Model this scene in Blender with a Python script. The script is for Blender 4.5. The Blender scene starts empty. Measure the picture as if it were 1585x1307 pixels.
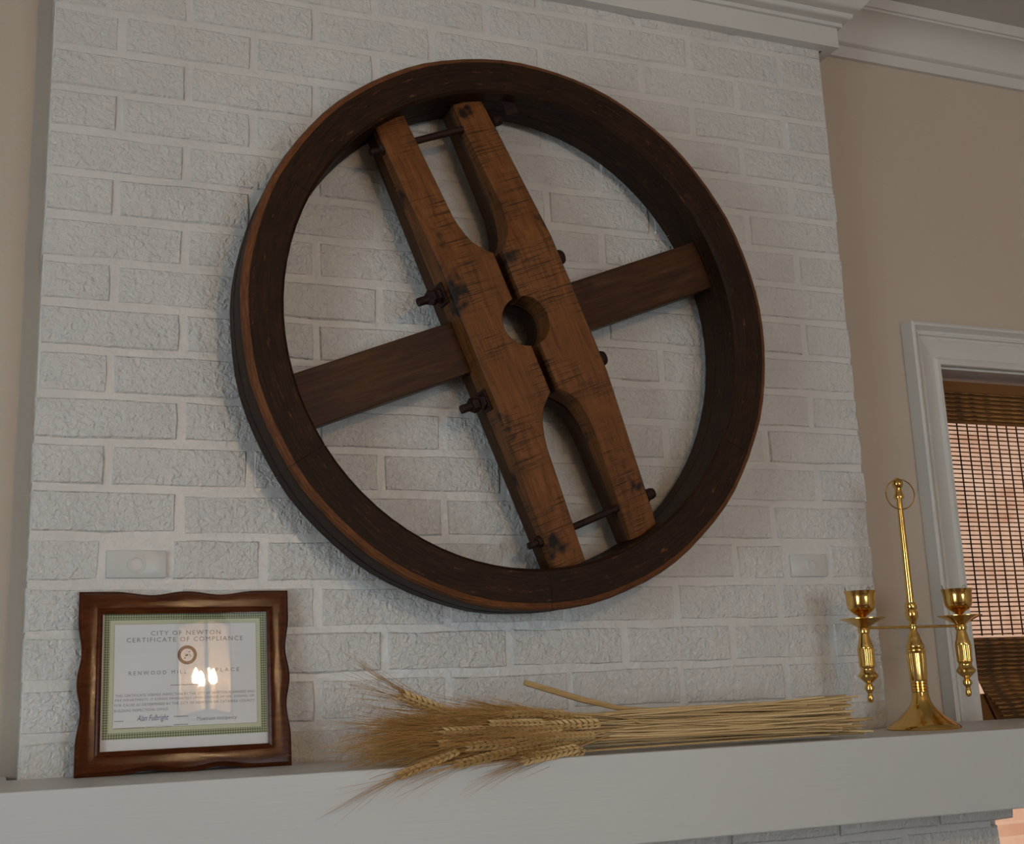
import bpy, bmesh, math, random
from mathutils import Vector, Matrix
random.seed(7)
scene = bpy.context.scene
col = scene.collection
PI = math.pi
Z0 = 1.6            # height of the brick-grid origin above the floor

# ------------------------------------------------------------------ camera
CAM = (-.03298, -1.81865, -.0872 + Z0)
YAW, PITCH, ROLL = .38994, .22347, -.03808
FPX, CX, CY, W_, H_ = 1915.02, 780.35, 623.15, 1585, 1307
fwd = Vector((math.sin(YAW)*math.cos(PITCH), math.cos(YAW)*math.cos(PITCH), math.sin(PITCH)))
rgt = Vector((math.cos(YAW), -math.sin(YAW), 0))
upv = rgt.cross(fwd)
r2 = rgt*math.cos(ROLL) + upv*math.sin(ROLL)
u2 = -rgt*math.sin(ROLL) + upv*math.cos(ROLL)
cd = bpy.data.cameras.new('camera')
cd.sensor_fit = 'HORIZONTAL'; cd.sensor_width = 36
cd.lens = FPX*36/W_
cd.shift_x = (W_/2-CX)/W_; cd.shift_y = (CY-H_/2)/W_
cd.clip_start = .05
cam = bpy.data.objects.new('camera', cd); col.objects.link(cam)
m = Matrix((r2, u2, -fwd)).transposed().to_4x4(); m.translation = CAM
cam.matrix_world = m
scene.camera = cam

# ------------------------------------------------------------------ light
scene.view_settings.view_transform = 'Standard'
scene.view_settings.look = 'None'
scene.view_settings.gamma = 1
scene.view_settings.exposure = -0.58
scene.view_settings.use_curve_mapping = False
world = bpy.data.worlds.new('sky'); scene.world = world; world.use_nodes = True
bg = world.node_tree.nodes['Background']
bg.inputs[0].default_value = (.55, .68, .9, 1); bg.inputs[1].default_value = .7

def light(name, kind, loc, energy, color, direction=None, size=None, size_y=None):
    d = bpy.data.lights.new(name, kind); d.energy = energy; d.color = color
    if kind == 'AREA':
        d.shape = 'RECTANGLE'; d.size = size; d.size_y = size_y or size
    o = bpy.data.objects.new(name, d); col.objects.link(o); o.location = loc
    if direction: o.rotation_euler = Vector(direction).to_track_quat('-Z', 'Y').to_euler()
    return o
SUN = light('sun_offscreen', 'SUN', (0, -6, 8), 5.2, (1, .9, .78), (.25, .62, -.8)); SUN.data.angle = .01
BULB = 1550.0                                    # radiance of the lantern bulbs
light('window_left_offscreen', 'AREA', (-1.86, -1.9, Z0-.05), 46, (.75, .91, 1), (1, 0, 0), 1.35, 1.25)
light('fill_rear_offscreen', 'AREA', (1.7, -4.66, Z0+.0), 42, (.75, .91, 1), (0, 1, 0), 1.35, 1.25)  # added source at the unseen rear wall, frontal daylight fill

# ------------------------------------------------------------------ materials
def lin(c):
    return tuple((x/12.92 if x <= .04045 else ((x+.055)/1.055)**2.4) for x in [v/255 for v in c])+(1,)
class NT:
    def __init__(s, name):
        s.m = bpy.data.materials.new(name); s.m.use_nodes = True
        s.t = s.m.node_tree; s.b = s.t.nodes['Principled BSDF']; s.out = s.t.nodes['Material Output']
    def n(s, typ, **kw):
        x = s.t.nodes.new(typ)
        for k, v in kw.items():
            if k.startswith('i_'): x.inputs[k[2:].replace('_', ' ')].default_value = v
            elif k.isdigit(): x.inputs[int(k)].default_value = v
            else: setattr(x, k, v)
        return x
    def l(s, a, b): s.t.links.new(a, b)
    def coord(s, kind='Object', scale=(1, 1, 1), rot=(0, 0, 0)):
        c = s.n('ShaderNodeTexCoord'); mp = s.n('ShaderNodeMapping')
        mp.inputs['Scale'].default_value = scale; mp.inputs['Rotation'].default_value = rot
        s.l(c.outputs[kind], mp.inputs[0]); return mp.outputs[0]
    def noise(s, vec, scale=5, detail=4, rough=.55, dist=0):
        x = s.n('ShaderNodeTexNoise'); s.l(vec, x.inputs['Vector'])
        x.inputs['Scale'].default_value = scale; x.inputs['Detail'].default_value = detail
        x.inputs['Roughness'].default_value = rough; x.inputs['Distortion'].default_value = dist
        return x.outputs['Fac']
    def ramp(s, fac, stops):
        x = s.n('ShaderNodeValToRGB'); s.l(fac, x.inputs[0]); e = x.color_ramp.elements
        while len(e) < len(stops): e.new(.5)
        for k, (p, c) in enumerate(stops): e[k].position = p; e[k].color = c
        return x.outputs[0]
    def mix(s, fac, a, b, blend='MIX'):
        x = s.n('ShaderNodeMix', data_type='RGBA', blend_type=blend)
        for sock, val in ((x.inputs[0], fac), (x.inputs[6], a), (x.inputs[7], b)):
            if hasattr(val, 'is_output'): s.l(val, sock)
            else: sock.default_value = val
        return x.outputs[2]
    def math(s, op, a, b=0.5):
        x = s.n('ShaderNodeMath', operation=op)
        for sock, val in ((x.inputs[0], a), (x.inputs[1], b)):
            if hasattr(val, 'is_output'): s.l(val, sock)
            else: sock.default_value = val
        return x.outputs[0]
    def bump(s, height, dist=.002, strength=1, normal=None):
        x = s.n('ShaderNodeBump'); x.inputs['Distance'].default_value = dist; x.inputs['Strength'].default_value = strength
        s.l(height, x.inputs['Height'])
        if normal: s.l(normal, x.inputs['Normal'])
        s.l(x.outputs[0], s.b.inputs['Normal']); return x.outputs[0]
    def set(s, color=None, rough=None, metal=None, spec=None):
        if color is not None:
            if hasattr(color, 'is_output'): s.l(color, s.b.inputs['Base Color'])
            else: s.b.inputs['Base Color'].default_value = color
        if rough is not None:
            if hasattr(rough, 'is_output'): s.l(rough, s.b.inputs['Roughness'])
            else: s.b.inputs['Roughness'].default_value = rough
        if metal is not None: s.b.inputs['Metallic'].default_value = metal
        if spec is not None: s.b.inputs['Specular IOR Level'].default_value = spec
        return s
M = {}
def plain(name, color, rough=.5, metal=0, bump=None, spec=.5):
    t = NT(name).set(color, rough, metal, spec)
    if bump: t.bump(t.noise(t.coord(), bump[0], 3), bump[1])
    M[name] = t.m; return t.m

def m_brick(name, coarse, fine, rough):
    t = NT(name)
    ge = t.n('ShaderNodeNewGeometry'); v = t.n('ShaderNodeMapping'); t.l(ge.outputs['Position'], v.inputs[0]); v = v.outputs[0]
    big = t.noise(v, 70, 2, .5, .4); sm = t.noise(v, 125, 2, .5, .8); pit = t.noise(v, 300, 2, .5)
    h = t.math('ADD', t.math('MULTIPLY', big, coarse), t.math('MULTIPLY', sm, fine))
    h = t.math('ADD', h, t.math('MULTIPLY', pit, fine*.25))
    t.bump(h, 1.0, 1.0)
    q = 1
    c = t.ramp(t.noise(v, 9, 4), [(.3, (.65*q, .625*q, .60*q, 1)), (.7, (.72*q, .695*q, .67*q, 1))])
    t.set(c, rough, 0, .5); M[name] = t.m
m_brick('painted_brick', .0040, .0037, .17)
m_brick('painted_mortar', .0024, .0007, .29)
plain('painted_block', (.64, .625, .60, 1), .3, bump=(40, .0012))

def m_paint(name, c, rough, bs=90, bd=.0004, var=.04):
    t = NT(name); v = t.coord()
    hi = tuple(min(1, x*(1+var)) for x in c[:3])+(1,); lo = tuple(x*(1-var) for x in c[:3])+(1,)
    t.set(t.ramp(t.noise(v, 2.2, 3), [(.3, lo), (.7, hi)]), rough)
    t.bump(t.noise(v, bs, 3), bd); M[name] = t.m
m_paint('beige_wall', (.565, .475, .39, 1), .75, 160, .0006, .03)
m_paint('white_trim', (.66, .64, .61, 1), .38, 30, .0006)
m_paint('ceiling_paint', (.55, .53, .50, 1), .85)
t = NT('mantel_paint'); v = t.coord('Object', (1.5, 30, 30))
t.set(t.ramp(t.noise(t.coord(), 1.5, 3), [(.3, (.60, .60, .59, 1)), (.7, (.65, .65, .64, 1))]), .42)
t.bump(t.noise(v, 8, 4), .0002); M['mantel_paint'] = t.m
t = NT('floor_wood'); v = t.coord('Object', (.6, 9, 1))
t.set(t.ramp(t.noise(v, 3, 5), [(.3, (.10, .05, .022, 1)), (.7, (.22, .115, .05, 1))]), .35); M['floor_wood'] = t.m
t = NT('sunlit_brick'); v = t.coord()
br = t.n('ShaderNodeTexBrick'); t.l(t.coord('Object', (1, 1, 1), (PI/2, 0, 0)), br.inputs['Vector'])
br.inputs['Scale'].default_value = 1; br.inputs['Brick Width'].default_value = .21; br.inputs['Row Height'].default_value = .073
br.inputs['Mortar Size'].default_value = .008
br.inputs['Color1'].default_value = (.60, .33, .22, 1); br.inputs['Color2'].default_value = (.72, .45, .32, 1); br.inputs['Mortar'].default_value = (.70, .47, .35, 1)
t.set(t.mix(t.ramp(t.noise(v, 5, 4), [(.35, (0, 0, 0, 1)), (.65, (1, 1, 1, 1))]), br.outputs['Color'], (.76, .54, .41, 1)), .9); M['sunlit_brick'] = t.m  # pale noise patches put overexposed sunlight into the brick colour

def m_wood(name, dark, mid, light_, kind, scale, rough=.5, stain=None, saw=None, worn=None, spec=.35, bumpd=.0012):
    t = NT(name); v = t.coord(kind, scale); o = t.coord(kind, (1, 1, 1))
    g = t.noise(v, 7, 6, .65, .4)
    c = t.ramp(g, [(.28, dark), (.5, mid), (.74, light_)])
    big = t.noise(o, 9, 4, .6)
    c = t.mix(t.ramp(big, [(.35, (0, 0, 0, 1)), (.7, (1, 1, 1, 1))]), t.mix(.55, c, dark), c)
    if stain:
        c = t.mix(t.ramp(t.noise(o, stain[0], 3, .6), [(stain[1], (0, 0, 0, 1)), (stain[1]+.09, (1, 1, 1, 1))]), c, (.012, .008, .006, 1))
    if saw:
        s_ = t.noise(t.coord(kind, saw), 10, 4, .7); patch = t.ramp(t.noise(o, 11, 2), [(.42, (0, 0, 0, 1)), (.56, (1, 1, 1, 1))])
        f = t.math('MULTIPLY', t.ramp(s_, [(.50, (0, 0, 0, 1)), (.62, (.85, .85, .85, 1))]), patch)
        c = t.mix(f, c, (.018, .011, .007, 1))
    if worn:
        f = t.ramp(t.noise(t.coord(kind, worn[0]), worn[1], 5, .7), [(worn[2], (0, 0, 0, 1)), (worn[2]+.10, (1, 1, 1, 1))])
        c = t.mix(f, c, worn[3])
    t.set(c, rough, 0, spec); t.bump(g, bumpd); M[name] = t.m; return t.m
A = (1, 1, 1, 1)
WORN = (.23, .085, .03, 1)
m_wood('rim_wood', (.011, .0046, .002, 1), (.029, .0112, .0042, 1), (.055, .021, .008, 1), 'UV', (3, 40, 1), .55, spec=.16, bumpd=.0008, worn=((6, 25, 1), 6, .60, (.15, .055, .018, 1)))
m_wood('rim_wood_worn', (.05, .018, .006, 1), (.19, .066, .021, 1), (.34, .125, .042, 1), 'UV', (6, 60, 1), .6, spec=.2)
m_wood('arm_wood', (.10, .034, .008, 1), (.20, .072, .019, 1), (.30, .115, .033, 1), 'Object', (18, 18, 1.6), .55, stain=(15, .605), saw=(1.2, 1.2, 34), spec=.22)
m_wood('shaded_arm_wood', (.028, .0098, .003, 1), (.062, .0225, .007, 1), (.11, .042, .013, 1), 'Object', (18, 18, 1.6), .55, spec=.2)  # rear arms and spacers: darker stain with their shade put into the colour
m_wood('bar_wood', (.028, .0098, .003, 1), (.062, .0225, .007, 1), (.11, .042, .013, 1), 'Object', (1.6, 18, 18), .48, stain=(9, .66), spec=.22)
m_wood('frame_wood', (.045, .011, .0035, 1), (.095, .025, .0075, 1), (.15, .044, .013, 1), 'Object', (3, 20, 20), .12, spec=.12, bumpd=.0002)
t = NT('rusted_iron'); v = t.coord()
t.set(t.ramp(t.noise(v, 120, 4), [(.3, (.012, .006, .005, 1)), (.7, (.05, .018, .012, 1))]), .65, .5); t.bump(t.noise(v, 300, 3), .001); M['rusted_iron'] = t.m
t = NT('brass'); v = t.coord()
t.set(t.ramp(t.noise(v, 25, 3), [(.3, (.70, .43, .12, 1)), (.7, (.82, .54, .18, 1))]), t.ramp(t.noise(v, 60, 3), [(.3, (.10, .1, .1, 1)), (.75, (.22, .22, .22, 1))]), 1); M['brass'] = t.m
plain('thin_wire', (.03, .025, .02, 1), .4, 1)
t = NT('straw'); v = t.coord('Object', (2, 60, 60)); oi = t.n('ShaderNodeObjectInfo')
c = t.ramp(t.noise(v, 5, 3), [(.25, (.55, .36, .15, 1)), (.75, (.85, .63, .33, 1))])
c = t.mix(t.math('MULTIPLY', oi.outputs['Random'], .75), c, (.42, .24, .085, 1)); t.set(c, .42); M['straw'] = t.m
plain('ear_grain', (.66, .45, .20, 1), .55, bump=(300, .0008))
plain('awn', (.52, .285, .09, 1), .55)
t = NT('reed'); oi = t.n('ShaderNodeObjectInfo'); v = t.coord('Object', (14, 60, 60))
c = t.ramp(t.noise(v, 3, 4), [(.32, (.04, .018, .006, 1)), (.5, (.32, .135, .03, 1)), (.75, (.52, .24, .055, 1))])
c = t.mix(t.math('MULTIPLY', oi.outputs['Random'], .6), c, (.085, .032, .010, 1)); t.set(c, .5); M['reed'] = t.m
plain('shade_lining', (.19, .08, .02, 1), .9)
plain('shade_cord', (.035, .014, .008, 1), .8)
plain('paper', (.78, .78, .80, 1), .6)
plain('paper_tint', (.58, .60, .42, 1), .6)
t = NT('border_print'); v = t.coord('Object', (1, 1, 1), (0, PI/4, 0))
ck = t.n('ShaderNodeTexChecker'); t.l(v, ck.inputs[0]); ck.inputs['Scale'].default_value = 420
ck.inputs[1].default_value = (.085, .115, .05, 1); ck.inputs[2].default_value = (.40, .44, .27, 1)
t.set(ck.outputs[0], .6); M['border_print'] = t.m
plain('grey_ink', (.20, .19, .20, 1), .6); plain('seal_ink', (.13, .075, .055, 1), .6); plain('blue_ink', (.03, .05, .26, 1), .6)
plain('black_iron', (.012, .011, .010, 1), .45, .6)
plain('ivory', (.7, .62, .48, 1), .5)
def m_glass(name, rough, tint, base, extra=0.0, warm=(1, .8, .6, 1)):
    t = NT(name); t.t.nodes.remove(t.b)
    tr = t.n('ShaderNodeBsdfTransparent'); tr.inputs[0].default_value = tint
    gl = t.n('ShaderNodeBsdfGlossy'); gl.inputs['Roughness'].default_value = rough; gl.inputs[0].default_value = (1, 1, 1, 1)
    lw = t.n('ShaderNodeLayerWeight'); lw.inputs[0].default_value = .5
    mx = t.n('ShaderNodeMixShader'); f = t.math('ADD', t.math('MULTIPLY', t.math('POWER', lw.outputs['Facing'], 5.0), .9), .045+base)
    t.l(f, mx.inputs[0]); t.l(tr.outputs[0], mx.inputs[1]); t.l(gl.outputs[0], mx.inputs[2]); last = mx.outputs[0]
    if extra:
        tl = t.n('ShaderNodeBsdfTranslucent'); tl.inputs[0].default_value = warm
        m2 = t.n('ShaderNodeMixShader'); m2.inputs[0].default_value = extra
        t.l(last, m2.inputs[1]); t.l(tl.outputs[0], m2.inputs[2]); last = m2.outputs[0]
    t.l(last, t.out.inputs[0]); M[name] = t.m
m_glass('picture_glass', .012, (1, 1, 1, 1), .01)
m_glass('window_glass', .01, (.97, .98, .97, 1), 0)
m_glass('lantern_glass', .02, (1, .97, .93, 1), 0, .10)
t = NT('bulb_glow'); t.t.nodes.remove(t.b); e = t.n('ShaderNodeEmission'); e.inputs[0].default_value = (1, .70, .40, 1); e.inputs[1].default_value = BULB
t.l(e.outputs[0], t.out.inputs[0]); M['bulb_glow'] = t.m

# ------------------------------------------------------------------ mesh helpers
class MB:
    def __init__(s): s.v, s.f, s.uv, s.mi = [], [], None, []
    def add(s, vs, fs, mi=0):
        b = len(s.v); s.v += [tuple(x) for x in vs]; s.f += [tuple(i+b for i in f) for f in fs]; s.mi += [mi]*len(fs)
    def box(s, a, b, mi=0):
        (x0, y0, z0), (x1, y1, z1) = a, b
        s.add([(x0, y0, z0), (x1, y0, z0), (x1, y1, z0), (x0, y1, z0), (x0, y0, z1), (x1, y0, z1), (x1, y1, z1), (x0, y1, z1)],
              [(0, 3, 2, 1), (4, 5, 6, 7), (0, 1, 5, 4), (1, 2, 6, 5), (2, 3, 7, 6), (3, 0, 4, 7)], mi); return s
    def tube(s, pts, rad, n=6, caps=True):
        pts = [Vector(p) for p in pts]; rings = []
        if not hasattr(rad, '__len__'): rad = [rad]*len(pts)
        for i, p in enumerate(pts):
            d = (pts[min(i+1, len(pts)-1)]-pts[max(i-1, 0)]).normalized()
            a = d.cross(Vector((0, 0, 1)));
            if a.length < .05: a = d.cross(Vector((0, 1, 0)))
            a.normalize(); b = d.cross(a)
            rings.append([p+rad[i]*(a*math.cos(2*PI*k/n)+b*math.sin(2*PI*k/n)) for k in range(n)])
        vs = [q for r in rings for q in r]; fs = []
        for i in range(len(pts)-1):
            for k in range(n): fs.append((i*n+k, i*n+(k+1) % n, (i+1)*n+(k+1) % n, (i+1)*n+k))
        if caps: fs += [tuple(range(n-1, -1, -1)), tuple((len(pts)-1)*n+k for k in range(n))]
        s.add(vs, fs); return s
    def lathe(s, prof, seg=32, fn=None, caps=True):
        # prof: (r, z)
        vs, fs = [], []; n = len(prof)
        for (r, z) in prof:
            for k in range(seg):
                a = 2*PI*k/seg; rr = r*(fn(a) if fn else 1); vs.append((rr*math.cos(a), rr*math.sin(a), z))
        for i in range(n-1):
            for k in range(seg): fs.append((i*seg+k, i*seg+(k+1) % seg, (i+1)*seg+(k+1) % seg, (i+1)*seg+k))
        if caps:
            fs.append(tuple(range(seg-1, -1, -1))); fs.append(tuple((n-1)*seg+k for k in range(seg)))
        s.add(vs, fs); return s
    def loft(s, secs, mi=0, caps=True, closed=True):
        n = len(secs[0]); vs = [p for r in secs for p in r]; fs = []
        for i in range(len(secs)-1):
            for k in range(n if closed else n-1): fs.append((i*n+k, i*n+(k+1) % n, (i+1)*n+(k+1) % n, (i+1)*n+k))
        if caps: fs += [tuple(range(n-1, -1, -1)), tuple((len(secs)-1)*n+k for k in range(n))]
        s.add(vs, fs, mi); return s
    def mesh(s, name, mats, smooth=False, bevel=None, angle=40):
        me = bpy.data.meshes.new(name); me.from_pydata(s.v, [], s.f)
        mats = mats if isinstance(mats, (list, tuple)) else [mats]
        for x in mats: me.materials.append(M[x])
        for p, i in zip(me.polygons, s.mi): p.material_index = i
        bm = bmesh.new(); bm.from_mesh(me)
        bmesh.ops.recalc_face_normals(bm, faces=bm.faces)
        if bevel:
            bmesh.ops.bevel(bm, geom=list(bm.edges), offset=bevel, segments=2, affect='EDGES', profile=.5, clamp_overlap=True)
        bm.to_mesh(me); bm.free()
        if smooth:
            for p in me.polygons: p.use_smooth = True
            me.set_sharp_from_angle(angle=math.radians(angle))
        if s.uv: pass
        return me
def obj(name, me, parent=None, loc=(0, 0, 0), rot=(0, 0, 0)):
    o = bpy.data.objects.new(name, me); col.objects.link(o); o.location = loc; o.rotation_euler = rot
    if parent: o.parent = parent
    return o
def empty(name, loc, rot=(0, 0, 0)):
    o = bpy.data.objects.new(name, None); col.objects.link(o); o.location = loc; o.rotation_euler = rot; o.empty_display_size = .05; return o
def tag(o, label, cat, group=None):
    o['label'] = label; o['category'] = cat
    if group: o['group'] = group
    return o
def struct(name, me, parent=None, label=None):
    o = obj(name, me, parent, (0, 0, Z0) if not parent else (0, 0, 0))
    if not parent: o['kind'] = 'structure'
    if label: o['label'] = label
    return o
def copy(o, parent, loc=None, rot=None):
    c = o.copy(); col.objects.link(c); c.parent = parent
    if loc is not None: c.location = loc
    if rot is not None: c.rotation_euler = rot
    return c

# ------------------------------------------------------------------ room shell
XL, XR, YB, YF, ZF, ZC = -1.8, 3.3, -4.6, .1, -1.6, 1.272
OX0, OX1, OZ0, OZ1 = 1.6985, 2.56, -.95, .505            # window opening beside the chimney
def wall_with_hole(mb, axis, pos0, pos1, a0, a1, z0, z1, h):
    def bx(u0, u1, w0, w1):
        if axis == 'Y': mb.box((u0, pos0, w0), (u1, pos1, w1))
        else: mb.box((pos0, u0, w0), (pos1, u1, w1))
    bx(a0, h[0], z0, z1); bx(h[1], a1, z0, z1); bx(h[0], h[1], z0, h[2]); bx(h[0], h[1], h[3], z1); return mb
struct('wall_front', wall_with_hole(MB(), 'Y', YF, YF+.16, XL-.1, XR+.1, ZF, ZC+.1, (OX0, OX1, OZ0, OZ1)).mesh('wall_front', 'beige_wall'), label='beige painted wall behind the white brick chimney')
struct('wall_left', wall_with_hole(MB(), 'X', XL-.1, XL, YB-.1, YF, ZF, ZC+.1, (-2.6, -1.2, -.7, .6)).mesh('wall_left', 'beige_wall'))
struct('wall_back', wall_with_hole(MB(), 'Y', YB-.1, YB, XL-.1, XR+.1, ZF, ZC+.1, (1.0, 2.4, -.65, .65)).mesh('wall_back', 'beige_wall'))
struct('wall_right', MB().box((XR, YB-.1, ZF), (XR+.1, YF, ZC+.1)).mesh('wall_right', 'beige_wall'))
struct('floor', MB().box((XL-.1, YB-.1, ZF-.1), (XR+.1, YF+.16, ZF)).mesh('floor', 'floor_wood'))
struct('ceiling', MB().box((XL-.1, YB-.1, ZC), (XR+.1, YF+.16, ZC+.12)).mesh('ceiling', 'ceiling_paint'))
def plain_window(name, axis, pos, a0, a1, z0, z1):
    mb = MB()
    def bx(u0, u1, w0, w1, t=.03):
        if axis == 'Y': mb.box((u0, pos-t, w0), (u1, pos+t, w1))
        else: mb.box((pos-t, u0, w0), (pos+t, u1, w1))
    bx(a0, a0+.05, z0, z1); bx(a1-.05, a1, z0, z1); bx(a0, a1, z0, z0+.05); bx(a0, a1, z1-.05, z1); bx(a0, a1, (z0+z1)/2-.02, (z0+z1)/2+.02, .02)
    struct(name, mb.mesh(name, 'white_trim'))
plain_window('window_2', 'X', XL-.02, -2.6, -1.2, -.7, .6)
plain_window('added_window_3', 'Y', YB-.02, 1.0, 2.4, -.65, .65)  # unseen rear window, added to hold the fill light
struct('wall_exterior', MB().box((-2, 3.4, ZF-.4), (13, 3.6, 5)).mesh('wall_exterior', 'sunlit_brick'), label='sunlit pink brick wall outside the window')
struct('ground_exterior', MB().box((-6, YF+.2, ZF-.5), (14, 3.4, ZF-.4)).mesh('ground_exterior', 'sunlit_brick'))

# ------------------------------------------------------------------ chimney breast with individual bricks
BL, BH, MJ = .20238, .2032/3, .0095
XC = 7*BL
chim = struct('wall_chimney', MB().box((.0015, .0030, -.30), (XC-.0015, YF, 1.20)).mesh('wall_chimney', 'painted_mortar'), label='white painted brick chimney breast')
def brick_mesh(w, h, depth, seed):
    R = random.Random(seed); nx = max(2, round(w/.05)); nz = 2; mb = MB()
    ins = .0032; vs = {}; V = []
    def add(p): V.append(p); return len(V)-1
    for i in range(nx+1):
        for k in range(nz+1):
            x = -w/2+ins+(w-2*ins)*i/nx; z = -h/2+ins+(h-2*ins)*k/nz
            edge = i in (0, nx) or k in (0, nz)
            y = R.uniform(-.0011, .0011) + (.0008 if edge else -.0006)
            if edge: x += R.uniform(-.0011, .0011); z += R.uniform(-.0012, .0012)
            vs[i, k] = add((x, y, z))
    fs = [(vs[i, k], vs[i+1, k], vs[i+1, k+1], vs[i, k+1]) for i in range(nx) for k in range(nz)]
    ring = [(i, 0) for i in range(nx)]+[(nx, k) for k in range(nz)]+[(i, nz) for i in range(nx, 0, -1)]+[(0, k) for k in range(nz, 0, -1)]
    outer, back = [], []
    for (i, k) in ring:
        x, y, z = V[vs[i, k]]
        ox = (1 if i == nx else -1 if i == 0 else 0); oz = (1 if k == nz else -1 if k == 0 else 0)
        outer.append(add((x+ox*ins, y+.004, z+oz*ins)))
    for q in list(outer):
        x, y, z = V[q]; back.append(add((x, depth, z)))
    n = len(ring)
    for j in range(n):
        a, b = vs[ring[j]], vs[ring[(j+1) % n]]
        fs.append((a, outer[j], outer[(j+1) % n], b)); fs.append((outer[j], back[j], back[(j+1) % n], outer[(j+1) % n]))
    mb.add(V, fs); return mb.mesh('brick', 'painted_brick', True, None, 22)
bcache = {}
def brick(x0, x1, z0, z1, y=0, deep=False, parent=chim, v=None):
    w, h = round(x1-x0-MJ, 4), round(z1-z0-MJ, 4)
    if x0 < .0005 and y == 0: pass
    v = random.randrange(5) if v is None else v
    key = (w, h, deep, v)
    if key not in bcache: bcache[key] = brick_mesh(w, h, .098 if deep else .016, len(bcache)*7+v)
    o = obj('brick', bcache[key], parent, ((x0+x1)/2, y+random.uniform(-.0009, .0009), (z0+z1)/2+random.uniform(-.0012, .0012)),
            (random.uniform(-.006, .006), random.uniform(-.005, .005), random.uniform(-.002, .002)))
    return o
SPECIAL = {1: [0, .49, .935, 1.6, 2.5, 3.5, 4.5, 5.59, 6.09, 6.54, 7]}
for c in range(-3, 17):
    if c in SPECIAL: js = SPECIAL[c]
    elif c % 2 == 0: js = list(range(8))
    else: js = [0]+[k+.5 for k in range(7)]+[7]
    for a, b in zip(js[:-1], js[1:]):
        if c == 1 and a in (.49, 6.09): continue
        x0, x1 = a*BL, b*BL
        end = a == 0 or b == 7
        if a == 0: x0 -= MJ/2-.002*random.random()
        if b == 7: x1 += MJ/2+random.uniform(-.002, .003)
        brick(x0, x1, c*BH, (c+1)*BH, 0, end)
for (x0, x1, z0, z1, kx) in ((.1033, .1853, .077, .1161, .1441), (1.2411, 1.3152, .0752, .1146, 1.2827)):
    bl = obj('nailing_block', MB().box((x0, -.002, z0), (x1, .02, z1)).mesh('nailing_block', 'painted_block', True, .0015), chim)
    k = MB().lathe([(.0125, 0), (.0125, .0015), (.0085, .0022), (.0085, .0008), (.005, .0006)], 20)
    plug = obj('round_plug', k.mesh('round_plug', 'painted_block', True), bl, (kx, -.0018, (z0+z1)/2), (PI/2, 0, 0))
# lower chimney under the mantel
low = struct('wall_fireplace', MB().box((-.125, -.0705, ZF), (1.550, YF, -.307)).mesh('wall_fireplace', 'painted_mortar'), label='white painted brick below the mantel shelf')
for (z0, z1, y, xa, xb, off) in ((-.350, -.3065, -.080, -.18, 1.602, 0), (-.350-BH, -.350, -.074, -.15, 1.571, .5), (-.350-2*BH, -.350-BH, -.074, -.13, 1.556, 0)):
    x = xa
    first = True
    while x < xb-.02:
        nxt = min(xb, x+BL*(off if first and off else 1)); first = False
        if xb-nxt < .05: nxt = xb
        brick(x, nxt, z0, z1, y, True, low); x = nxt

# ------------------------------------------------------------------ mouldings
def ring_loft(prof, path):
    # prof: (o, z) offsets; path: function o -> list of (x, y)
    secs = []
    for i in range(len(path(0))):
        secs.append([(path(o)[i][0], path(o)[i][1], z) for (o, z) in prof])
    return secs
X1 = 1.4224
cpath = lambda o: [(-o, YF), (-o, -o), (X1+o, -o), (X1+o, YF)]
frieze = [(0, 1.107), (.0225, 1.107), (.0225, 1.1495), (0, 1.1495)]
crown = [(0, 1.1485), (.0297, 1.1485), (.0305, 1.156), (.035, 1.1568), (.041, 1.160), (.0454, 1.1646), (.0464, 1.1706), (.0535, 1.1745), (.0605, 1.1814), (.0713, 1.1928),
         (.082, 1.2075), (.092, 1.226), (.098, 1.244), (.104, 1.248), (.110, 1.248), (.110, ZC), (0, ZC)]
struct('trim_1', MB().loft(ring_loft(frieze, cpath)).mesh('trim_1', 'white_trim'), label='flat white frieze board at the top of the brick')
struct('trim_2', MB().loft(ring_loft(crown, cpath)).mesh('trim_2', 'white_trim', True), label='white crown moulding around the chimney top')
wcrown = [(0, 1.163), (.010, 1.1626), (.0115, 1.187), (.017, 1.188), (.0215, 1.1905), (.0215, 1.1935), (.017, 1.196), (.0185, 1.2), (.024, 1.213), (.034, 1.2275), (.048, 1.2375), (.064, 1.2425), (.070, 1.243), (.070, 1.248), (.0755, 1.248), (.0755, ZC), (0, ZC)]
struct('trim_3', MB().loft(ring_loft(wcrown, lambda o: [(X1-.05, YF-o), (XR, YF-o)])).mesh('trim_3', 'white_trim', True), label='white crown moulding on the beige wall right of the chimney')
struct('trim_4', MB().loft(ring_loft(wcrown, lambda o: [(XL, YF-o), (.05, YF-o)])).mesh('trim_4', 'white_trim', True), label='white crown moulding on the beige wall left of the chimney')

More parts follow.
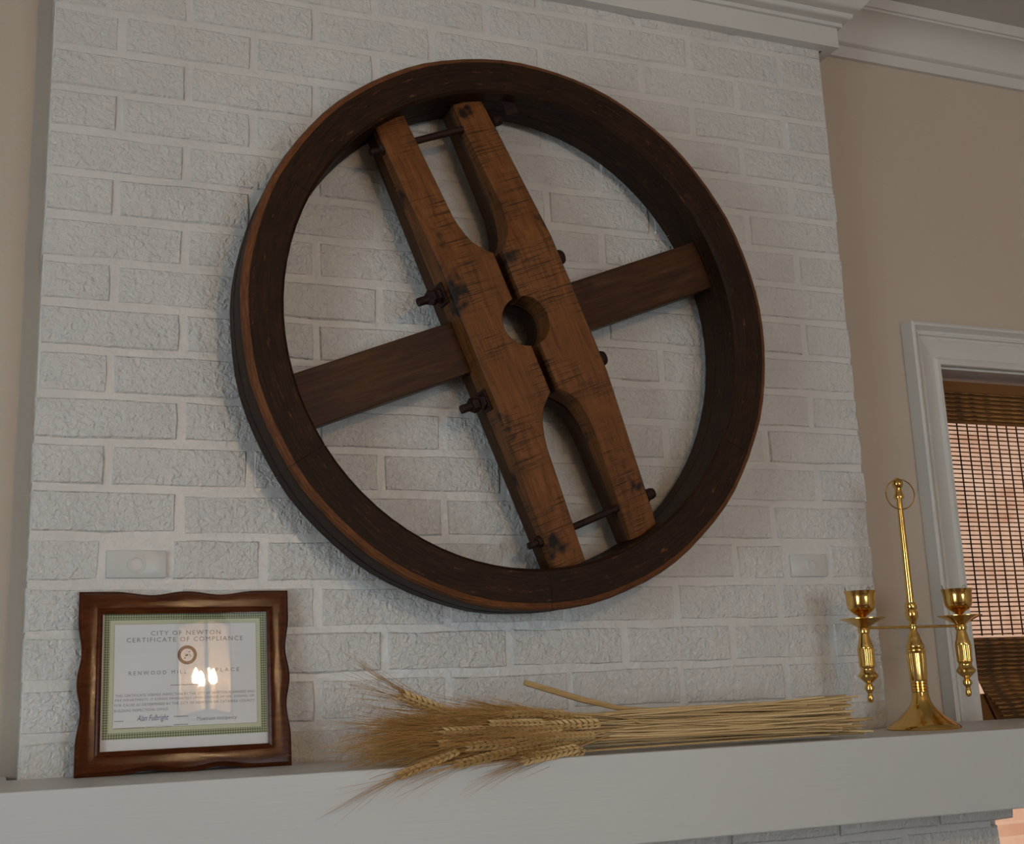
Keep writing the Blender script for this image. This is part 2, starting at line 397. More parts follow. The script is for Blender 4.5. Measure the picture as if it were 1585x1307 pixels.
# ------------------------------------------------------------------ window beside the chimney
win = struct('window_1', MB().box((OX0-.001, YF-.004, OZ0), (OX0+.004, YF+.16, OZ1)).box((OX1-.004, YF-.004, OZ0), (OX1+.001, YF+.16, OZ1))
             .box((OX0, YF-.004, OZ1-.004), (OX1, YF+.16, OZ1+.001)).box((OX0-.03, YF-.03, OZ0-.03), (OX1+.03, YF+.16, OZ0+.005)).mesh('window_1', 'white_trim'), label='window with white casing and woven reed shade')
CW = .0745
cas = [(0, .001), (0, .033), (.005, .036), (.009, .035), (.013, .029), (.017, .0235), (.021, .022), (.0235, .0255), (.027, .0255), (.029, .0205), (.033, .0195), (.036, .021), (.039, .0195),
       (.073, .0165), (.076, .019), (.080, .021), (.0885, .021), (.0905, .0185), (.0905, .001)]
cas = [(w*CW/.0905, q) for w, q in cas]
def leg(fn_a, fn_b):
    return [[fn_a(w, q) for (w, q) in cas], [fn_b(w, q) for (w, q) in cas]]
for a, b in ((lambda w, q: (OX0-(CW-w), YF-q, OZ0), lambda w, q: (OX0-(CW-w), YF-q, OZ1+1.12*(CW-w))),
             (lambda w, q: (OX0-(CW-w), YF-q, OZ1+1.12*(CW-w)), lambda w, q: (OX1+(CW-w), YF-q, OZ1+1.12*(CW-w))),
             (lambda w, q: (OX1+(CW-w), YF-q, OZ1+1.12*(CW-w)), lambda w, q: (OX1+(CW-w), YF-q, OZ0))):
    obj('casing', MB().loft(leg(a, b)).mesh('casing', 'white_trim', True, None, 30), win)
sash = MB(); sx0, sx1, sy = OX0+.004, OX1-.004, YF+.10
for (a, b, c, d) in ((sx0, sx0+.045, OZ0, OZ1-.018), (sx1-.045, sx1, OZ0, OZ1-.018), (sx0, sx1, OZ0, OZ0+.06), (sx0, sx1, OZ1-.063, OZ1-.018), (sx0, sx1, -.25, -.21)):
    sash.box((a, sy-.015, c), (b, sy+.02, d))
so = obj('sash', sash.mesh('sash', 'white_trim'), win)
for (c, d) in ((OZ0+.06, -.25), (-.21, OZ1-.063)):
    obj('pane', MB().box((sx0+.045, sy-.002, c), (sx1-.045, sy+.002, d)).mesh('pane', 'window_glass'), win)

# woven reed shade
SX0, SX1 = 1.738, OX1-.012
shade = empty('woven_shade', ((SX0+SX1)/2, YF+.035, Z0+OZ1-.02))
tag(shade, 'brown woven reed roman shade hanging in the white window casing', 'window shade')
def shade_part(name, me, loc=(0, 0, 0), rot=(0, 0, 0)): return obj(name, me, shade, loc, rot)
SW = SX1-SX0
zt = OZ1-.02
shade_part('headrail', MB().box((-SW/2, -.012, -.022), (SW/2, .03, 0)).mesh('headrail', 'shade_lining', False, .001))
def reed_mesh(w, h, d, s):
    R = random.Random(s); secs = []
    for i in range(7):
        x = -w/2+w*i/6; hh = h*R.uniform(.8, 1.15)/2; dz = R.uniform(-.0004, .0004)
        secs.append([(x, -d/2, dz-hh*.7), (x, -d/2, dz+hh*.7), (x, d/2, dz+hh), (x, d/2, dz-hh)])
    return MB().loft(secs).mesh('reed', 'reed')
rm_thin = [reed_mesh(SW, .0030, .002, k) for k in range(6)]
rm_fat = [reed_mesh(SW, .0052, .0025, 10+k) for k in range(6)]
PITCH_R = .0091
z = -.024
while z > -.084:                                   # double-layered valance
    shade_part('reed', random.choice(rm_fat), (random.uniform(-.0015, .0015), -.010, z)); z -= PITCH_R
shade_part('valance_lining', MB().box((-SW/2+.003, -.004, -.087), (SW/2-.003, -.002, -.02)).mesh('valance_lining', 'shade_lining'))
z = -.091
while z > -.513:                                   # single open weave
    shade_part('reed', random.choice(rm_thin), (random.uniform(-.002, .002), .004, z)); z -= PITCH_R*.985
foldz = z
z = foldz
n = 0
while z > -.70:                                    # stacked folds at the bottom, left edge slanting in
    sl = max(0, (-.574-z))*.50
    w = SW-sl
    o = shade_part('reed', random.choice(rm_fat), (sl/2+random.uniform(-.0015, .0015), -.006-.008*math.sin(n*.45), z)); o.scale = (w/SW, 1, 1)
    z -= PITCH_R*.9; n += 1
fl = MB(); fl.add([(-SW/2+.004, .004, foldz), (SW/2, .004, foldz), (SW/2, .004, -.705), (-SW/2+.062, .004, -.705), (-SW/2+.004, .004, -.575),
                   (-SW/2+.004, .006, foldz), (SW/2, .006, foldz), (SW/2, .006, -.705), (-SW/2+.062, .006, -.705), (-SW/2+.004, .006, -.575)],
                  [(0, 1, 2, 3, 4), (9, 8, 7, 6, 5), (0, 5, 6, 1), (1, 6, 7, 2), (2, 7, 8, 3), (3, 8, 9, 4), (4, 9, 5, 0)])
shade_part('fold_lining', fl.mesh('fold_lining', 'shade_lining'))
shade_part('rear_fold', MB().box((-SW/2+.002, .012, -.72), (SW/2, .014, -.6265)).mesh('rear_fold', 'shade_lining'))
cord = MB().box((-.00055, -.0016, -.515), (.00055, .0016, -.02)).mesh('warp_cord', 'shade_cord')
x = -SW/2+.010
while x < SW/2:
    shade_part('warp_cord', cord, (x, .0035, 0)); x += .0262

# ------------------------------------------------------------------ mantel shelf
poly = [(-.32, -.24), (1.76, -.24), (1.76, YF-.04), (XC+.012, YF-.04), (XC+.012, -.001), (-.012, -.001), (-.012, YF-.001), (-.32, YF-.001)]
mb = MB(); n = len(poly)
mb.add([(x, y, -.307) for x, y in poly]+[(x, y, -.187) for x, y in poly], [tuple(range(n-1, -1, -1)), tuple(range(n, 2*n))]+[(i, (i+1) % n, n+(i+1) % n, n+i) for i in range(n)])
mantel = obj('mantel_shelf', mb.mesh('mantel_shelf', 'mantel_paint', False, .0022), None, (0, 0, Z0))
tag(mantel, 'thick white painted mantel shelf running along the brick chimney', 'mantel')
MZ = Z0-.187

# ------------------------------------------------------------------ big wooden wheel
WXC, WZC, RO, RI, WYF, WYB = .7084, .4634, .4447, .3827, -.118, -.020
wheel = empty('wooden_wheel', (WXC, 0, Z0+WZC), (0, math.radians(-21.6), 0))
tag(wheel, 'large dark wooden flat-belt pulley wheel hung on the white brick chimney', 'wheel')
def rad(R_, a): return R_-.0025*math.cos(2*(a+math.radians(21.6)))
def felloe(a0, a1, y0, y1, ro, ri, front):
    n = 14; gap = .0006
    if front: sec = [(ri, y1), (ri, y0+.004), (ri+.0045, y0), (ro-.0105, y0), (ro-.003, y0+.0035), (ro, y0+.010), (ro, y1)]
    else: sec = [(ri, y1), (ri, y0+.001), (ri+.001, y0), (ro-.001, y0), (ro, y0+.001), (ro, y1)]
    V, F, U, MI = [], [], [], []; ns = len(sec); R = random.Random(int(a0*1000)+int(y0*1e4))
    for i in range(n+1):
        a = a0+gap+(a1-a0-2*gap)*i/n
        wob = .0006*math.sin(a*17)+R.uniform(-.0003, .0003)
        for j, (r, y) in enumerate(sec):
            rr = rad(r, a)+(wob if j >= ns//2 else 0); V.append((rr*math.cos(a), y, rr*math.sin(a)))
    dist = [0]
    for j in range(1, ns): dist.append(dist[-1]+math.hypot(sec[j][0]-sec[j-1][0], sec[j][1]-sec[j-1][1]))
    dist.append(dist[-1]+ro-ri)
    for i in range(n):
        for j in range(ns):
            k = (j+1) % ns; F.append((i*ns+j, i*ns+k, (i+1)*ns+k, (i+1)*ns+j)); MI.append(1 if front and j in (3, 4) else 0)
            u0, u1 = a0*.41+(a1-a0)*i/n*.41+y0*3, a0*.41+(a1-a0)*(i+1)/n*.41+y0*3
            U += [(u0, dist[j]), (u0, dist[j+1]), (u1, dist[j+1]), (u1, dist[j])]
    F += [tuple(range(ns-1, -1, -1)), tuple(n*ns+j for j in range(ns))]; MI += [0, 0]; U += [(.1*j, .1) for j in range(2*ns)]
    me = bpy.data.meshes.new('felloe'); me.from_pydata(V, [], F); me.materials.append(M['rim_wood']); me.materials.append(M['rim_wood_worn'])
    uvl = me.uv_layers.new(name='UVMap')
    for l, uv in zip(uvl.data, U): l.uv = uv
    for p, i in zip(me.polygons, MI): p.material_index = i; p.use_smooth = True
    me.set_sharp_from_angle(angle=math.radians(25))
    bm = bmesh.new(); bm.from_mesh(me); bmesh.ops.recalc_face_normals(bm, faces=bm.faces); bm.to_mesh(me); bm.free()
    obj('felloe', me, wheel)
L3 = [(WYF, -.0855, RO, RI, True, 0.20), (-.0850, -.0530, RO-.0012, RI+.0004, False, .72), (-.0525, WYB, RO-.0004, RI, False, .2)]
for (y0, y1, ro, ri, fr, off) in L3:
    for k in range(6): felloe(off+k*PI/3, off+(k+1)*PI/3, y0, y1, ro, ri, fr)

# split hub halves with their arms: long axis is local z
HUBY, ENDY = -.1195, -.085
def uin(w):
    w = abs(w)
    pts = [(0, .008), (.118, .008), (.126, .017), (.135, .026), (.145, .033), (.160, .0385), (.178, .0425), (.195, .0445), (.40, .0455)]
    r = .008
    for (a, b), (c, d) in zip(pts[:-1], pts[1:]):
        if a <= w <= c: r = b+(d-b)*(w-a)/(c-a)
    if w < .040: r = max(r, math.sqrt(.040**2-w*w))
    return r
stations = sorted(set([round(s*x, 5) for s in (-1, 1) for x in (0, .008, .016, .023, .029, .034, .037, .039, .0398, .041, .07, .112, .118, .121, .126, .135, .145, .160, .178, .195, .24, .29, .34, .3795)]))
def yfront(w, flat):
    w = abs(w)
    if flat or w < .118: return 0
    return (w-.118)/(.38-.118)
def half(sgn, y0, y1, yend, uo, c=.003):
    secs = []
    for w in stations:
        yf = y0+(yend-y0)*yfront(w, y0 == yend)
        a, b = uin(w), uo-.002*(abs(w)/.38)
        if y0 == yend: a += .0015
        s = [(b, y1), (b, yf+c), (b-c, yf), (a+c*.6, yf), (a, yf+c*.6), (a, y1)]
        secs.append([(sgn*u, y, w) for u, y in s])
    return MB().loft(secs)
for sgn in (-1, 1):
    obj('hub_half', half(sgn, HUBY, -.0685, ENDY if sgn < 0 else -.080, .1015).mesh('hub_half', 'arm_wood', True, None, 14), wheel)
    obj('rear_hub_half', half(sgn, -.062, -.026, -.062, .0975).mesh('rear_hub_half', 'shaded_arm_wood', True, None, 20), wheel)
    bar = MB().box((min(sgn*.3855, sgn*.046), -.077, -.0425), (max(sgn*.3855, sgn*.046), -.047, .0425))
    obj('cross_bar', bar.mesh('cross_bar', 'bar_wood', False, .0018), wheel)
    obj('spacer', MB().box((min(sgn*.0955, sgn*.05), -.069, -.36), (max(sgn*.0955, sgn*.05), -.0615, -.05)).mesh('spacer', 'shaded_arm_wood'), wheel)
    obj('spacer', MB().box((min(sgn*.0955, sgn*.05), -.069, .05), (max(sgn*.0955, sgn*.05), -.0615, .36)).mesh('spacer', 'shaded_arm_wood'), wheel)
def hexn(r, h, n=6):
    return MB().lathe([(r*.9, 0), (r, .0015), (r, h-.0015), (r*.9, h)], n)
nut_me = hexn(.0125, .011).mesh('nut', 'rusted_iron'); snut_me = hexn(.0095, .009).mesh('nut', 'rusted_iron')
head_me = MB().lathe([(.0165, 0), (.0165, .004), (.0135, .0045), (.0135, .018), (.011, .024), (.005, .027)], 14).mesh('bolt_head', 'rusted_iron', True)
wash_me = MB().box((-.017, -.017, 0), (.017, .017, .004)).mesh('washer', 'rusted_iron', False, .001)
for (w, y, big) in ((.086, -.083, True), (-.093, -.083, True), (.336, -.080, False), (-.325, -.076, False)):
    e = .144 if big else .122; rr = .0068 if big else .0058
    b = obj('tie_bolt', MB().tube([(-e, y, w), (.112, y, w)], rr, 10).mesh('tie_bolt', 'rusted_iron', True), wheel)
    if big: obj('washer', wash_me, b, (-.1015, y, w), (0, -PI/2, 0))
    obj('nut', nut_me if big else snut_me, b, (-.1045 if big else -.0985, y, w), (random.random(), -PI/2, 0))
    if big: obj('nut', nut_me, b, (-.1165, y, w), (random.random(), -PI/2, 0))
    h = obj('bolt_head', head_me, b, (.1005, y, w), (0, PI/2, 0))
    if not big: h.scale = (.7, .7, .7)
obj('rim_bracket', MB().box((.128, -.088, .338), (.150, -.086, .366)).mesh('rim_bracket', 'rusted_iron'), wheel)

# ------------------------------------------------------------------ certificate in a wavy frame
FW, FH, TILT = .2875, .246, 7.0
fr = empty('certificate_frame', (.0685+FW/2, -.050, MZ+.0005), (math.radians(-TILT), 0, 0))
tag(fr, 'framed certificate in a dark wavy-edged wooden frame leaning on the mantel', 'picture frame')
RW = .0315
def wave(t):
    if t < .16 or t > .84: return 0
    q = (t-.16)/.68; return .0052*math.sin(2*PI*q)**2
def rail(kind):
    secs = []; n = 40
    for i in range(n+1):
        t = i/n; d = wave(t)
        # s: along (0..1), cross-section between inner line and outer line
        prof = [(0, .017), (0, .0025), (.0035, .0005), (.006, .0015), (.0075, 0), (RW-.013-d*.8, -.0008), (RW-.0055-d, -.0004), (RW-.003-d, .003), (RW-d, .0055), (RW-d, .017)]
        sec = []
        for (w, y) in prof:
            if kind in ('top', 'bottom'):
                x = (-FW/2+RW-w)+(FW-2*RW+2*w)*t; zz = FH-RW+w if kind == 'top' else RW-w
            else:
                zz = (RW-w)+(FH-2*RW+2*w)*t; x = FW/2-RW+w if kind == 'right' else -FW/2+RW-w
            sec.append((x, y, zz))
        secs.append(sec)
    return MB().loft(secs)
for k in ('top', 'bottom', 'left', 'right'): obj('rail', rail(k).mesh('rail', 'frame_wood', True, None, 11), fr)
obj('backing_board', MB().box((-FW/2+.02, .0125, .02), (FW/2-.02, .0165, FH-.02)).mesh('backing_board', 'shade_lining'), fr)
PX0, PX1, PZ0, PZ1 = -FW/2+RW, FW/2-RW, RW, FH-RW
PW, PHT = PX1-PX0, PZ1-PZ0
cert = obj('certificate', MB().box((PX0-.004, .0095, PZ0-.004), (PX1+.004, .0105, PZ1+.004)).mesh('certificate', 'paper'), fr)
cert['label'] = 'white certificate of compliance with a green border'
obj('glass_pane', MB().box((PX0-.003, .0040, PZ0-.003), (PX1+.003, .0055, PZ1+.003)).mesh('glass_pane', 'picture_glass'), fr)
def frame_print(name, mat, x0, x1, z0, z1, t_, y):
    mb = MB()
    for (a, b, c, d) in ((x0, x1, z1-t_, z1), (x0, x1, z0, z0+t_), (x0, x0+t_, z0+t_, z1-t_), (x1-t_, x1, z0+t_, z1-t_)):
        mb.add([(a, y, c), (b, y, c), (b, y, d), (a, y, d)], [(0, 1, 2, 3)])
    return obj(name, mb.mesh(name, mat), cert)
bx0, bx1, bz0, bz1 = PX0+.0022, PX1-.0008, PZ0+.0155, PZ1+.0005
frame_print('border_print', 'border_print', bx0, bx1, bz0, bz1, .0082, .0094)
frame_print('border_tint', 'paper_tint', bx0+.0082, bx1-.0082, bz0+.0082, bz1-.0082, .0055, .0094)
frame_print('border_line', 'grey_ink', bx0+.0137, bx1-.0137, bz0+.0137, bz1-.0137, .0004, .00935)
fcx = (PX0+PX1)/2
def fx(zx): return PX0+(zx-80)/1410*PW
def fz(zy): return PZ1-(zy-58)/1117*PHT
def text(s_, zx0, zx1, zy, hz, mat='grey_ink', shear=0, space=1.0):
    cu = bpy.data.curves.new('lettering', 'FONT'); cu.body = s_; cu.size = 1; cu.space_character = space; cu.shear = shear; cu.resolution_u = 2
    o = bpy.data.objects.new('lettering', cu); col.objects.link(o)
    dg = bpy.context.evaluated_depsgraph_get(); me = bpy.data.meshes.new_from_object(o.evaluated_get(dg))
    bpy.data.objects.remove(o); bpy.data.curves.remove(cu)
    xs = [v.co.x for v in me.vertices]; ys = [v.co.y for v in me.vertices]
    x0, x1, y0, y1 = min(xs), max(xs), min(ys), max(ys)
    X0, X1_ = fx(zx0), fx(zx1); hh = hz/1117*PHT; zc = fz(zy)
    for v in me.vertices:
        a = (v.co.x-x0)/(x1-x0); b = (v.co.y-y0)/(y1-y0)
        v.co = (X0+(X1_-X0)*a, .0093, zc+hh*(b-.5))
    me.materials.clear(); me.materials.append(M[mat]); me.name = 'lettering'
    return obj('lettering', me, cert)
text('CITY OF NEWTON', 485, 1085, 219, 38, space=1.25)
text('CERTIFICATE OF COMPLIANCE', 282, 1280, 274, 38, space=1.25)
text('RENWOOD MILL', 305, 790, 549, 32, space=1.6)
text('PLACE', 1040, 1245, 541, 32, space=1.6)
text('THIS CERTIFICATE VERIFIES INSPECTION BY THE CITY OF NEWTON PLANNING AND', 198, 1378, 731, 21, space=1.1)
text('FIRE DEPARTMENTS. IT EXPIRES IMMEDIATELY UPON CHANGE OF USE, ZONING, OR', 196, 1376, 769, 21, space=1.1)
text('FOR CAUSE AS DETERMINED BY THE CITY OF NEWTON OR CATAWBA COUNTY', 194, 1376, 808, 21, space=1.1)
text('BUILDING INSPECTIONS OFFICE', 192, 635, 852, 21, space=1.1)
text('Maximum occupancy:', 880, 1225, 946, 40)
text('Alan Fulbright', 378, 640, 925, 62, 'blue_ink', .35)
def squig(zx0, zx1, zy, amp, n, mat, seed, w=.0004):
    R = random.Random(seed); mb = MB(); prev = None
    for i in range(n*6+1):
        t_ = i/(n*6); x = fx(zx0+(zx1-zx0)*t_); zz = fz(zy)+amp*math.sin(t_*n*2*PI)*(.6+.6*math.sin(t_*9+seed))
        if prev: mb.add([(prev[0], .0093, prev[1]-w), (x, .0093, zz-w), (x, .0093, zz+w), (prev[0], .0093, prev[1]+w)], [(0, 1, 2, 3)])
        prev = (x, zz)
    return obj('signature', mb.mesh('signature', mat), cert)
squig(455, 665, 992, .0016, 8, 'grey_ink', 3, .00022)
for (a, b, y_) in ((195, 268, 936), (190, 435, 994), (685, 800, 916), (685, 800, 983), (655, 905, 657)):
    mb = MB(); x = a
    while x < b:
        mb.add([(fx(x), .0093, fz(y_)-.0007), (fx(x+7), .0093, fz(y_)-.0007), (fx(x+7), .0093, fz(y_)+.0007), (fx(x), .0093, fz(y_)+.0007)], [(0, 1, 2, 3)]); x += 11
    obj('fine_print', mb.mesh('fine_print', 'grey_ink'), cert)
sx_, sz_, sr = fx(795), fz(408), .0132
mb = MB(); n = 40
for (r0, r1) in ((sr*.66, sr), (0, sr*.1)):
    for k in range(n):
        a, b = 2*PI*k/n, 2*PI*(k+1)/n
        mb.add([(sx_+r*math.cos(q), .0093, sz_+r*math.sin(q)) for r, q in ((r0, a), (r1, a), (r1, b), (r0, b))], [(0, 1, 2, 3)])
R = random.Random(5)
for k in range(9):
    a = R.uniform(0, 6.28); r = sr*R.uniform(.1, .45); x, zz = sx_+r*math.cos(a), sz_+r*math.sin(a); da = R.uniform(0, PI); l = sr*.17
    mb.add([(x-l*math.cos(da), .0093, zz-l*math.sin(da)), (x+.0005, .0093, zz-.0006), (x+l*math.cos(da), .0093, zz+l*math.sin(da)), (x-.0005, .0093, zz+.0006)], [(0, 1, 2, 3)])
obj('seal_print', mb.mesh('seal_print', 'seal_ink'), cert)

# ------------------------------------------------------------------ brass two-arm candle holder
CXP, CYP = 1.407, -.10
ca = empty('candelabrum', (CXP, CYP, MZ), (0, 0, 0))
tag(ca, 'brass two-armed candle holder with a ring on top standing on the mantel', 'candle holder')
TBL = [(60, .2369), (105, .2196), (150, .2024), (635, .0211), (700, -.0027), (745, -.0191), (830, -.05), (865, -.0626), (990, -.1074), (1045, -.127), (1090, -.143), (1130, -.1571), (1165, -.1694), (1222, -.187)]
def zc(y):
    if y <= TBL[0][0]: return TBL[0][1]+.187+(TBL[0][0]-y)*.00038
    for (a, b), (c, d) in zip(TBL[:-1], TBL[1:]):
        if a <= y <= c: return b+(d-b)*(y-a)/(c-a)+.187
    return 0
K = .000352
def lat(name, pts, parent, loc=(0, 0, 0), seg=36, fn=None, dz=0):
    me = MB().lathe([(max(r, .15)*K, zc(y)+dz) for y, r in sorted(pts, reverse=True)], seg, fn).mesh(name, 'brass', True, None, 32)
    return obj(name, me, parent, loc)
lat('base', [(1222, 168), (1216, 171), (1208, 168), (1196, 155), (1182, 138), (1172, 124), (1166, 118), (1162, 112), (1150, 98), (1130, 76), (1110, 58), (1090, 46), (1068, 40), (1046, 37)], ca, seg=48)
lat('ringed_collar', [(1046, 37), (1042, 40), (1037, 40), (1033, 36), (1029, 40), (1023, 40), (1019, 36), (1015, 40), (1009, 40), (1005, 36), (1001, 40), (995, 40), (991, 37)], ca)
lat('fluted_column', [(991, 37), (985, 38), (930, 41), (880, 43), (866, 42)], ca, seg=96, fn=lambda a: 1+.045*math.cos(16*a))
lat('upper_column', [(866, 43), (858, 46), (850, 46), (846, 40), (836, 44), (828, 43), (818, 36), (800, 31), (780, 25), (766, 18), (756, 17), (752, 20), (744, 20), (738, 16), (722, 17), (712, 24), (696, 29), (676, 30), (666, 26), (662, 28), (648, 29), (638, 27), (633, 22)], ca)
lat('rod', [(640, 18.5), (400, 16.5), (150, 14)], ca, seg=20)
fin = lat('finial', [(156, 24), (150, 26), (142, 25), (130, 19), (118, 17), (108, 17), (103, 22), (92, 27), (80, 26), (68, 18), (61, 8)], ca, seg=28)
ring = MB(); rr, zr = 74*K, zc(137)
ring.tube([(rr*math.cos(2*PI*k/36), 0, zr+rr*math.sin(2*PI*k/36)) for k in range(37)], 3.4*K, 8, False)
obj('ring_handle', ring.mesh('ring_handle', 'brass', True), ca, (0, -.004, 0), (0, 0, math.radians(-14)))
ARM = .1025
obj('arm_bar', MB().tube([(-ARM, 0, zc(745)), (ARM, 0, zc(745))], 6.5*K, 10).mesh('arm_bar', 'brass', True), ca)
for sgn, dz in ((-1, 0), (1, .002)):
    L = (sgn*ARM, 0, 0)
    hd = lat('arm_stem', [(1082, 6), (1076, 12), (1062, 15), (1048, 12), (1040, 10), (1034, 13), (1022, 22), (1010, 22), (1000, 14), (992, 15), (984, 26), (966, 45), (956, 46), (948, 38), (936, 31), (926, 31), (918, 36)], ca, L, 28, None, dz)
    lat('fluted_grip', [(918, 36), (912, 35), (870, 36), (842, 37), (836, 36)], ca, L, 72, lambda a: 1+.05*math.cos(12*a), dz)
    lat('arm_neck', [(836, 37), (828, 37), (815, 32), (790, 26), (772, 22), (766, 27), (756, 28), (748, 26), (742, 24)], ca, L, 28, None, dz)
    pan = MB().lathe([(r*K, zc(y)+dz) for y, r in ((745, 24), (738, 34), (728, 52), (716, 76), (708, 98), (704, 106), (701, 106), (705, 96), (712, 74), (722, 50), (730, 30), (730, .3))], 40, None, False)
    obj('drip_pan', pan.mesh('drip_pan', 'brass', True, None, 50), ca, L)
    cup = MB().lathe([(r*K, zc(y)+dz) for y, r in ((738, 16), (720, 15), (704, 14), (694, 17), (684, 30), (674, 46), (664, 57), (654, 63), (640, 66), (610, 68), (592, 70), (582, 75), (579, 76), (579, 73), (590, 67), (640, 62), (660, 50), (668, .3))], 40, None, False)
    co = obj('candle_cup', cup.mesh('candle_cup', 'brass', True, None, 50), ca, L)
    for a in (.35, 2.5):
        w = MB(); ux, uy = math.cos(a), math.sin(a)*.9
        tx, ty = -uy, ux
        pts = []
        for k in range(11):
            t_ = k/10; s_ = (t_-.5)*2
            pts.append(((66*ux+15*s_*tx)*K+ux*.002*math.sin(PI*t_), (66*uy+15*s_*ty)*K, zc(585)+dz+.0098*math.sin(PI*t_)))
        w.tube(pts, .00035, 5)
        obj('wire_loop', w.mesh('wire_loop', 'thin_wire', True), co)

# ------------------------------------------------------------------ wheat sheaf
sh = empty('wheat_sheaf', (.80, -.165, MZ))
tag(sh, 'bundle of dried bearded wheat lying along the white mantel shelf', 'wheat')
S0 = Vector((.80, -.165, -.187))
def loc_(p): return Vector(p)-S0
R = random.Random(11)
def kernel(mb, c, d, n_, l, r):
    c = Vector(c); d = Vector(d).normalized(); n_ = Vector(n_).normalized(); b = d.cross(n_)
    vs = [c-d*l*.5]+[c+(n_*math.cos(q)+b*math.sin(q))*r for q in (0, PI/2, PI, 3*PI/2)]+[c+d*l*.62]
    mb.add(vs, [(0, 2, 1), (0, 3, 2), (0, 4, 3), (0, 1, 4), (5, 1, 2), (5, 2, 3), (5, 3, 4), (5, 4, 1)])
def ear_mesh(seed):                                   # grows along local -x
    q = random.Random(seed); e = MB(); aw = MB(); L = q.uniform(.070, .088); n = 10
    for i in range(n):
        t_ = i/(n-1); x = -L*t_; w = .0052*(1-.45*abs(t_-.4))
        for s_ in (-1, 1):
            for up in (-1, 1):
                d = (-1, s_*.33, up*.22); kernel(e, (x-.002*(up > 0), s_*w*.75, up*.0022), d, (0, 0, 1), .0135, .0034)
            for k in range(1 if i % 3 else 2):
                p0 = Vector((x-.006, s_*w, q.uniform(-.003, .003))); ln = q.uniform(.075, .125)
                d = Vector((-1, s_*q.uniform(.02, .2), q.uniform(-.13, .13))).normalized(); p1 = p0+d*ln*.5; p2 = p0+d*ln+Vector((0, s_*ln*.05, q.uniform(-.1, .04)*ln))
                aw.tube([p0, p1, p2], [.00030, .00026, .0001], 3, False)
    return e.mesh('ear', 'ear_grain', True, None, 60), aw.mesh('awns', 'awn')
ears = [ear_mesh(40+k) for k in range(6)]
def put_ear(p, d, i):
    d = Vector(d).normalized(); rot = Vector((-1, 0, 0)).rotation_difference(d)
    e, a = ears[i % len(ears)]
    o = obj('ear', e, sh, p); o.rotation_mode = 'QUATERNION'; o.rotation_quaternion = rot @ Matrix.Rotation(R.uniform(-1, 1), 4, 'X').to_quaternion()
    w = obj('awns', a, o); w['kind'] = 'stuff'
def bez(pts, n):
    P = [Vector(p) for p in pts]; out = []
    for i in range(n+1):
        t_ = i/n; Q = P
        while len(Q) > 1: Q = [a.lerp(b, t_) for a, b in zip(Q[:-1], Q[1:])]
        out.append(Q[0])
    return out
def disc():
    a = R.uniform(0, 2*PI); r = math.sqrt(R.random()); return r*math.cos(a), r*math.sin(a)
NST = 140
for i in range(NST):
    a, b = disc()
    a2, b2 = a*.5+disc()[0]*.5, b*.5+disc()[1]*.5
    xb = 1.160+R.gauss(0, .028)+(.03 if R.random() < .06 else 0)
    hb, hn = (b+1)/2*(1.12-.5*a*a), (b2+1)/2*(1.1-.5*a2*a2)
    butt = Vector((xb, -.183+a*.052, -.1845+.054*hb))
    neck = Vector((.80, -.192+a2*.041, -.1845+.056*hn))
    xe = R.uniform(.555, .74)
    a3, b3 = a2+R.uniform(-.25, .25), b2+R.uniform(-.25, .25)
    end = Vector((xe, -.196+a3*.046, -.187+.034+b3*.026))
    for q in (butt, neck, end): q.z = max(q.z, -.187+.0028)
    if i % 15 == 4: end = Vector((R.uniform(.62, .9), end.y, end.z))
    pts = bez([butt, butt.lerp(neck, .5)+Vector((0, R.uniform(-.004, .004), R.uniform(-.002, .003))), neck, end], 7)
    pts = [Vector((p.x, p.y, max(p.z, -.1846))) for p in pts]
    r = R.uniform(.0013, .0021)
    obj('stalk', MB().tube([loc_(p) for p in pts], [r*1.15]+[r]*5+[r*.8, r*.65], 5).mesh('stalk', 'straw', True), sh)
    if i % 15 == 4: continue
    d = (end-neck).normalized(); d = d+Vector((0, a3*.10+R.uniform(-.06, .05), b3*.10+R.uniform(-.05, .04)))
    if end.z < -.17: d.z = max(d.z, -.02)
    if end.y < -.236: d.z -= R.uniform(.0, .10); d.y -= .08
    put_ear(loc_(end), d, i)
# a few ears that stick out: up tuft, and ones drooping over the shelf edge
for (p, d) in (((.545, -.17, -.128), (-1, .05, .46)), ((.555, -.18, -.128), (-1, -.05, .40)), ((.53, -.238, -.172), (-1, -.16, -.30)),
               ((.70, -.242, -.176), (-1, -.12, -.14)), ((.61, -.240, -.174), (-1, -.12, -.16)), ((.50, -.20, -.172), (-1, -.03, .05)), ((.63, -.238, -.165), (-1, -.05, .0)), ((.68, -.235, -.15), (-1, -.04, .02)),
               ((.73, -.236, -.160), (-1, -.03, .0)), ((.60, -.232, -.148), (-1, -.03, .02)), ((.655, -.238, -.142), (-1, -.02, .03)), ((.69, -.225, -.130), (-1, .0, .02)), ((.64, -.21, -.125), (-1, .02, .03)), ((.74, -.232, -.145), (-1, .0, .0))):
    s_ = Vector((p[0]+.16, -.185, -.150)); pts = bez([s_, (s_+Vector(p))*.5+Vector((0, 0, .006)), p], 5)
    obj('stalk', MB().tube([loc_(q) for q in pts], [.0013]*6, 5).mesh('stalk', 'straw', True), sh); put_ear(loc_(p), d, R.randrange(6))
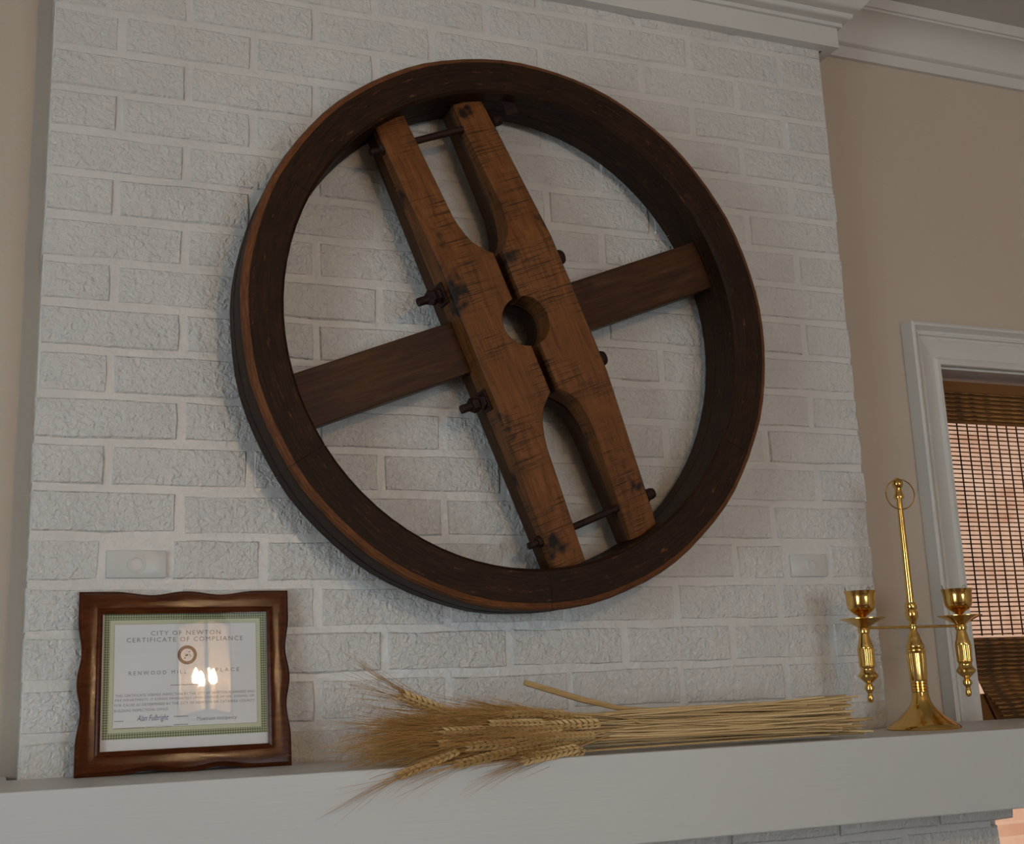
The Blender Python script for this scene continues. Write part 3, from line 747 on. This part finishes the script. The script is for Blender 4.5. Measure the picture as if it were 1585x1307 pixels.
# thick split straw lying across the bundle
st = empty('loose_straw', (.80, -.175, MZ+.058))
tag(st, 'single thick pale straw lying slantwise on top of the wheat bundle', 'straw')
S1 = Vector((.80, -.175, -.187+.058))
obj('split_stem', MB().tube([Vector(p)-S1 for p in ((.655, -.180, -.0865), (.74, -.180, -.1125), (.80, -.180, -.1275), (.86, -.182, -.1325))], [.0042, .0046, .0036, .0022], 7).mesh('split_stem', 'straw', True), st)
obj('thin_tip', MB().tube([Vector(p)-S1 for p in ((.84, -.182, -.131), (.93, -.190, -.140), (1.0, -.198, -.147))], [.0022, .0018, .0014], 6).mesh('thin_tip', 'straw', True), st)

# ------------------------------------------------------------------ hanging lantern behind the camera (reflected in the picture glass)
LX, LY, LZ = .685, -2.9, .70
la = empty('hanging_lantern', (LX, LY, Z0+LZ), (0, 0, math.radians(49)))
tag(la, 'black iron lantern with four lit candle bulbs hanging from the ceiling', 'lantern')
hs, z0_, z1_ = .066, -.15, .19
for sx in (-1, 1):
    for sy_ in (-1, 1):
        obj('corner_post', MB().box((sx*hs-.005, sy_*hs-.005, z0_), (sx*hs+.005, sy_*hs+.005, z1_)).mesh('corner_post', 'black_iron'), la)
for zz in (z0_, z1_):
    mb = MB()
    for s_ in (-1, 1): mb.box((-hs-.005, s_*hs-.005, zz-.005), (hs+.005, s_*hs+.005, zz+.005)); mb.box((s_*hs-.005, -hs-.005, zz-.005), (s_*hs+.005, hs+.005, zz+.005))
    obj('frame_ring', mb.mesh('frame_ring', 'black_iron'), la)
for k in range(4):
    obj('glass_pane', MB().box((-hs+.005, hs-.001, z0_+.005), (hs-.005, hs+.001, z1_-.005)).mesh('glass_pane', 'lantern_glass'), la, (0, 0, 0), (0, 0, k*PI/2))
obj('roof', MB().lathe([(.10, z1_+.005), (.07, z1_+.04), (.03, z1_+.08), (.012, z1_+.10)], 4).mesh('roof', 'black_iron'), la, (0, 0, 0), (0, 0, PI/4))
obj('suspension_rod', MB().tube([(0, 0, z1_+.09), (0, 0, ZC-LZ)], .006, 8).mesh('suspension_rod', 'black_iron'), la)
obj('candle_plate', MB().lathe([(.012, z0_), (.05, z0_+.01), (.05, z0_+.015)], 20).mesh('candle_plate', 'black_iron'), la)
for k in range(4):
    a = k*PI/2+.5; p = (.034*math.cos(a), .034*math.sin(a), 0)
    s_ = obj('candle_sleeve', MB().lathe([(.009, z0_+.012), (.009, -.03)], 14).mesh('candle_sleeve', 'ivory', True), la, p)
    obj('bulb_offscreen', MB().lathe([(.006, -.03), (.0105, -.018), (.0115, -.008), (.009, .006), (.004, .018), (.0008, .026)], 10).mesh('bulb', 'bulb_glow', True), s_)
